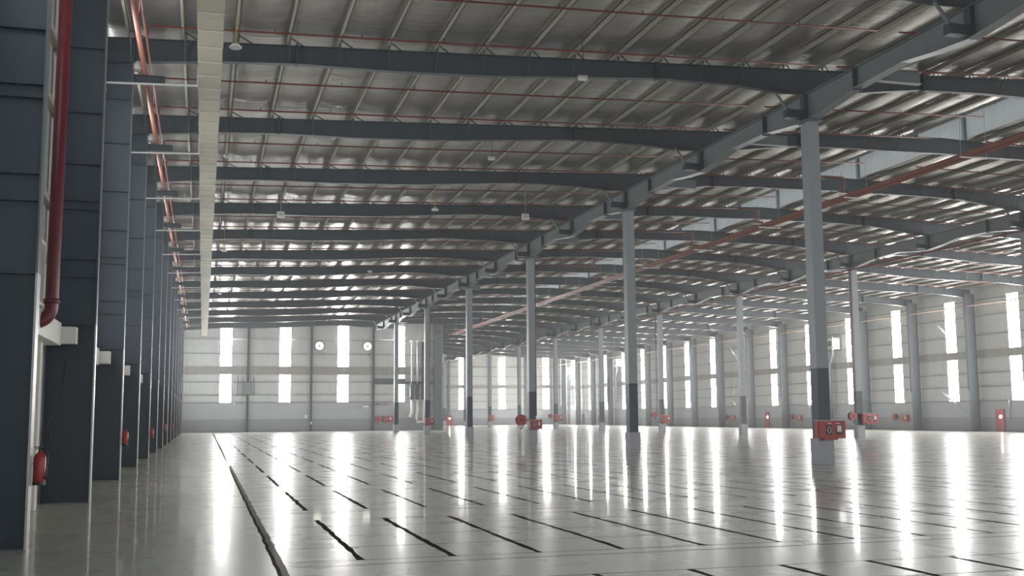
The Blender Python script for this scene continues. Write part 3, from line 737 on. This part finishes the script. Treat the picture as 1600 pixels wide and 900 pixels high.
# ------------------------------------------------------------------ far left wall fittings
Y0 = YF1-0.1
for k, x in enumerate((16.04, 23.02)):
    t = thing('exhaust_fan', 'round daylit exhaust fan on the nearer end wall, %s of two' % ('left', 'right')[k], 'fan', (x, Y0, 12.3), 'exhaust fans on the nearer end wall')
    MB().tube([(0, -0.12, 0), (0, -0.05, 0)], 0.62, 8).obj('opening', M['dim_glow'], t)
    m = MB()
    for a in range(6):
        c_, s_ = math.cos(a*PI/3), math.sin(a*PI/3); m.bar((0, -0.16, 0), (0.5*c_, -0.16, 0.5*s_), 0.07, 0.02)
    m.obj('blades', M['pale'], t); MB().disc((0, -0.18, 0), 0.16, 'Y', 0.06, 10).obj('motor', M['steel'], t)
    rg = MB()
    for a in range(8):
        p = [(0.66*math.cos(b*PI/4), -0.08, 0.66*math.sin(b*PI/4)) for b in (a, a+1)]; rg.bar(p[0], p[1], 0.26, 0.1)
    rg.obj('rim', M['steel'], t)
    MB().bar((-0.1, -0.5, -1.0), (0.8, -0.2, -1.0), 0.05).bar((-0.1, -0.5, -1.0), (0.75, -0.2, -1.9), 0.05).obj('support_arm', M['steel'], t)
G = 'drop ducts on the nearer end wall'
YD = Y0-0.80
for k, (x, low, hi) in enumerate(((29.5, [[(0, 0, 4.5), (0, 0, 2.6), (-0.25, 0, 2.2), (-0.25, 0, 1.95)]], (0,)), (30.35, [[(0, 0, 4.5), (0, 0, 2.8), (-0.15, 0, 2.3), (-0.15, 0, 1.5)], [(0.85, 0, 4.5), (0.85, 0, 1.3), (-0.15, 0, 1.25)]], (0, 0.85)))):
    t = thing('drop_duct', ('single drop duct with white lower end, left one on the nearer end wall', 'pair of drop ducts joined by a white bend near the corner column')[k], 'duct', (x, YD, 0), G)
    for pts in low: MB().tube(pts, 0.2, 10).obj('lower_tube', M['white'], t, True)
    for dx in hi:
        MB().tube([(dx, 0, 4.5), (dx, 0, 7.0)], 0.32, 10).obj('dark_sleeve', M['steel'], t, True)
        MB().tube([(dx, 0, 7.0), (dx, 0, 13.0)], 0.14 if not dx else 0.3, 10).obj('upper_tube', M['pale'] if not dx else M['steel'], t, True)
        MB().tube([(dx, 0, 13.0), (dx, 0, 13.15)], 0.32, 10).obj('cap', M['white'], t)
tag(MB().box(24.1, 32.9, Y0-0.46, Y0-0.06, 6.75, 7.15).box(24.1, 28.6, Y0-0.47, Y0-0.05, 7.15, 7.6).obj('equipment_beam', M['steel']), 'dark horizontal beam across the right part of the nearer end wall', 'beam')
t = thing('wall_cable_rack', 'grey cable rack with a panel on the leftmost post of the nearer end wall', 'cable rack', (5.9, Y0-0.35, 0))
MB().box(-1.3, -1.2, -0.05, 0.05, 5.2, 8.0).box(0.9, 1.0, -0.05, 0.05, 5.2, 8.0).box(-1.3, 1.0, -0.05, 0.05, 7.0, 7.1).box(-1.3, 1.0, -0.05, 0.05, 5.2, 5.3).obj('frame', M['steel'], t)
MB().box(-0.7, 0.5, -0.12, 0.0, 5.3, 7.0).obj('panel', M['girder'], t)
def hose_pair(x, y, z, lab, s=1.0):
    hose_reel((x, y, z+0.15), 'Y', 'small red hose reel '+lab, 'wall hose reels', s)
    cabinet((x+1.45, y+0.24, z-0.35), 'small red fire cabinet '+lab, 'wall fire cabinets', s, 1.1)
hose_pair(24.6, Y0-0.2, 1.55, 'on the nearer end wall right of its third post', 1.35)
for k, x in enumerate((24.6, 25.7)):
    tag(MB().bar((x-0.35, Y0-0.05, 3.75), (x, Y0-0.05, 3.95), 0.12, 0.12).bar((x, Y0-0.05, 3.95), (x+0.35, Y0-0.05, 3.75), 0.12, 0.12).obj('exit_sign_arrow', M['red']), 'small red sign high on the nearer end wall, %s of two' % ('left', 'right')[k], 'sign', 'red signs above the hose reel')
t = thing('wall_lamp', 'white bracket lamp beside the third post on the nearer end wall', 'lamp', (22.9, Y0-0.4, 3.55))
MB().box(-0.5, 0.3, -0.2, 0.2, -0.15, 0.1).obj('head', M['white'], t); MB().bar((0.3, 0, 0), (1.0, 0.2, 0.25), 0.06).obj('arm', M['steel'], t)
tag(MB().box(14.05, 14.4, Y0-0.06, Y0, 1.9, 2.4).obj('notice_board', M['white']), 'small white notice beside the second post on the nearer end wall', 'notice')
tag(MB().box(14.85, 15.05, Y0-0.42, Y0-0.30, 1.05, 1.4).obj('switch_box', M['white']), 'small white switch low on the second post of the nearer end wall', 'switch')
tag(MB().box(4.1, 4.35, Y0-0.06, Y0, 3.95, 4.15).obj('emergency_light', M['white']), 'tiny white emergency light above the dado on the nearer end wall', 'light')

# ------------------------------------------------------------------ distant end wall and right wall fittings
def red_door(n_, origin, rz, lab, mat, win=True):
    t = struct(bpy.data.objects.new('door_%d' % n_, None), lab); C.objects.link(t); t.location = origin; t.rotation_euler = (0, 0, rz)
    MB().box(-0.55, 0.55, -0.09, 0, 0, 2.2).obj('door_leaf', mat, t)
    MB().box(-0.63, -0.55, -0.11, 0, 0, 2.28).box(0.55, 0.63, -0.11, 0, 0, 2.28).box(-0.63, 0.63, -0.11, 0, 2.2, 2.28).obj('door_frame', mat, t)
    if win: MB().disc((0.12, -0.1, 1.55), 0.17, 'Y', 0.03, 16).obj('porthole', M['window'], t)
    MB().box(0.4, 0.46, -0.16, -0.09, 0.95, 1.05).obj('handle', M['pale'], t)
dn += 1; red_door(dn, (52.3+0.5, YF2-0.45, 0), 0, 'red door with a bright round porthole in the distant end wall', M['red'])
dn += 1; red_door(dn, (XR-0.06, 95.7, 0), -PI/2, 'red door with a bright round porthole near the right edge', M['red'])
dn += 1; red_door(dn, (XR-0.06, 144.4, 0), -PI/2, 'red door with a lit porthole in the middle of the right wall', M['red'])
dn += 1; red_door(dn, (XR-0.06, 225.0, 0), -PI/2, 'dark green-grey door far down the right wall', M['green'], False)
tag(MB().box(XR-0.12, XR-0.06, 234.2, 234.9, 0, 2.3).obj('wall_hydrant_post', M['pipe']), 'narrow dark red post against the far corner wall', 'post')
for y, lab in ((112.5, 'on the right wall under the second window from the edge'), (136.2, 'on the right wall near the middle column'), (156.0, 'far down the right wall behind a column'), (213.5, 'at the far end of the right wall')):
    hose_reel((XR-0.35, y+0.9, 1.55), 'X', 'small red hose reel '+lab, 'wall hose reels', 1.2)
    cabinet((XR-0.08, y-0.9, 1.0), 'small red fire cabinet '+lab, 'wall fire cabinets', 1.1, 1.2, -PI/2)
# roof-level fans on platforms
for k, (y, z) in enumerate(((125.2, 10.9), (119.6, 11.3), (202.6, 12.2), (232.0, 11.7))):
    t = thing('wall_fan', 'boxed wall fan high on the right wall, %s one from the right' % ORD[(1, 0, 2, 3)[k]], 'fan', (XR-0.2, y, z), 'boxed fans on the right wall')
    MB().box(-1.1, -0.1, -0.7, 0.7, -0.6, 0.8).obj('housing', M['white'], t)
    MB().box(-1.3, -1.1, -0.85, 0.85, -0.75, -0.6).box(-1.2, -1.1, -0.8, 0.8, 0.8, 0.9).obj('rim', M['steel_col'], t)
    MB().disc((-1.12, 0, 0.1), 0.42, 'X', 0.06, 14).obj('grille', M['steel'], t)
    if k in (0, 2, 3):
        MB().tube([(-0.6, 0.2, -0.6), (-0.6, 0.3, -1.3), (-0.5, 1.3, -2.6), (-0.5, 1.3, -7.6 if k != 0 else -9.5)], 0.26, 10).obj('bent_duct', M['steel_col'], t, True)
    else:
        MB().bar((-1.0, 0, -0.7), (-0.1, 0, -2.2), 0.1).bar((-1.0, 0.5, -0.7), (-0.1, 0.5, -2.2), 0.1).obj('bracket', M['steel'], t)
# diagonal wall ties
for k, (ya, za, yb, zb) in enumerate(((105.5, 12.6, 100.8, 8.6), (105.5, 5.0, 98.9, 1.1), (156.2, 13.4, 150.8, 9.2), (156.2, 5.0, 151.0, 2.0))):
    t = thing('wall_tie', 'slender diagonal tie rod on the right wall, %s' % ('upper one near the right edge', 'lower one near the right edge', 'upper one farther away', 'lower one farther away')[k], 'tie rod', (XR-0.5, 0, 0), 'diagonal tie rods')
    MB().tube([(0, ya, za), (0, yb, zb)], 0.02, 6).obj('rod', M['girder'], t)
    a = Vector((0, ya, za)); b = Vector((0, yb, zb)); p = a.lerp(b, 0.2); q = a.lerp(b, 0.55)
    MB().tube([p, p.lerp(q, .3), p.lerp(q, .6), q], [0.02, 0.08, 0.1, 0.02], 8).obj('sun_glint', M['pale'], t, True)  # pale swelling stands in for the sun glint along the rod
for k, (y, z0_, z1_) in enumerate(((152.5, 0.9, 12.5), (94.2, 1.3, 3.2), (132.5, 1.5, 3.1))):
    tag(MB().tube([(XR-0.2, y, z0_), (XR-0.2, y, z1_)], 0.05, 6).obj('wall_pipe', (M['pipe'], M['pale'], M['pale'])[k], None, True), 'thin vertical pipe on the right wall, %s one' % ('tall red', 'short pale rightmost', 'short pale middle')[k], 'pipe', 'vertical pipes on the right wall')

recalc()
if HAZE:
    m = bpy.data.materials.new('fine_dust_haze'); m.use_nodes = True; nt = m.node_tree
    for n_ in list(nt.nodes): nt.nodes.remove(n_)
    vs = N(nt, 'ShaderNodeVolumeScatter'); vs.inputs['Density'].default_value = HAZE; vs.inputs['Anisotropy'].default_value = 0.3; vs.inputs['Color'].default_value = (1, 1, 1, 1)
    oo = N(nt, 'ShaderNodeOutputMaterial'); nt.links.new(vs.outputs[0], oo.inputs['Volume'])
    hz = MB().box(XL+0.4, XR-0.4, 2.5, YF2-0.6, 0.01, 14.9).obj('dust_haze', m); hz['kind'] = 'stuff'; hz['label'] = 'thin dusty haze filling the hall'; hz['category'] = 'haze'
    S.cycles.volume_bounces = 0
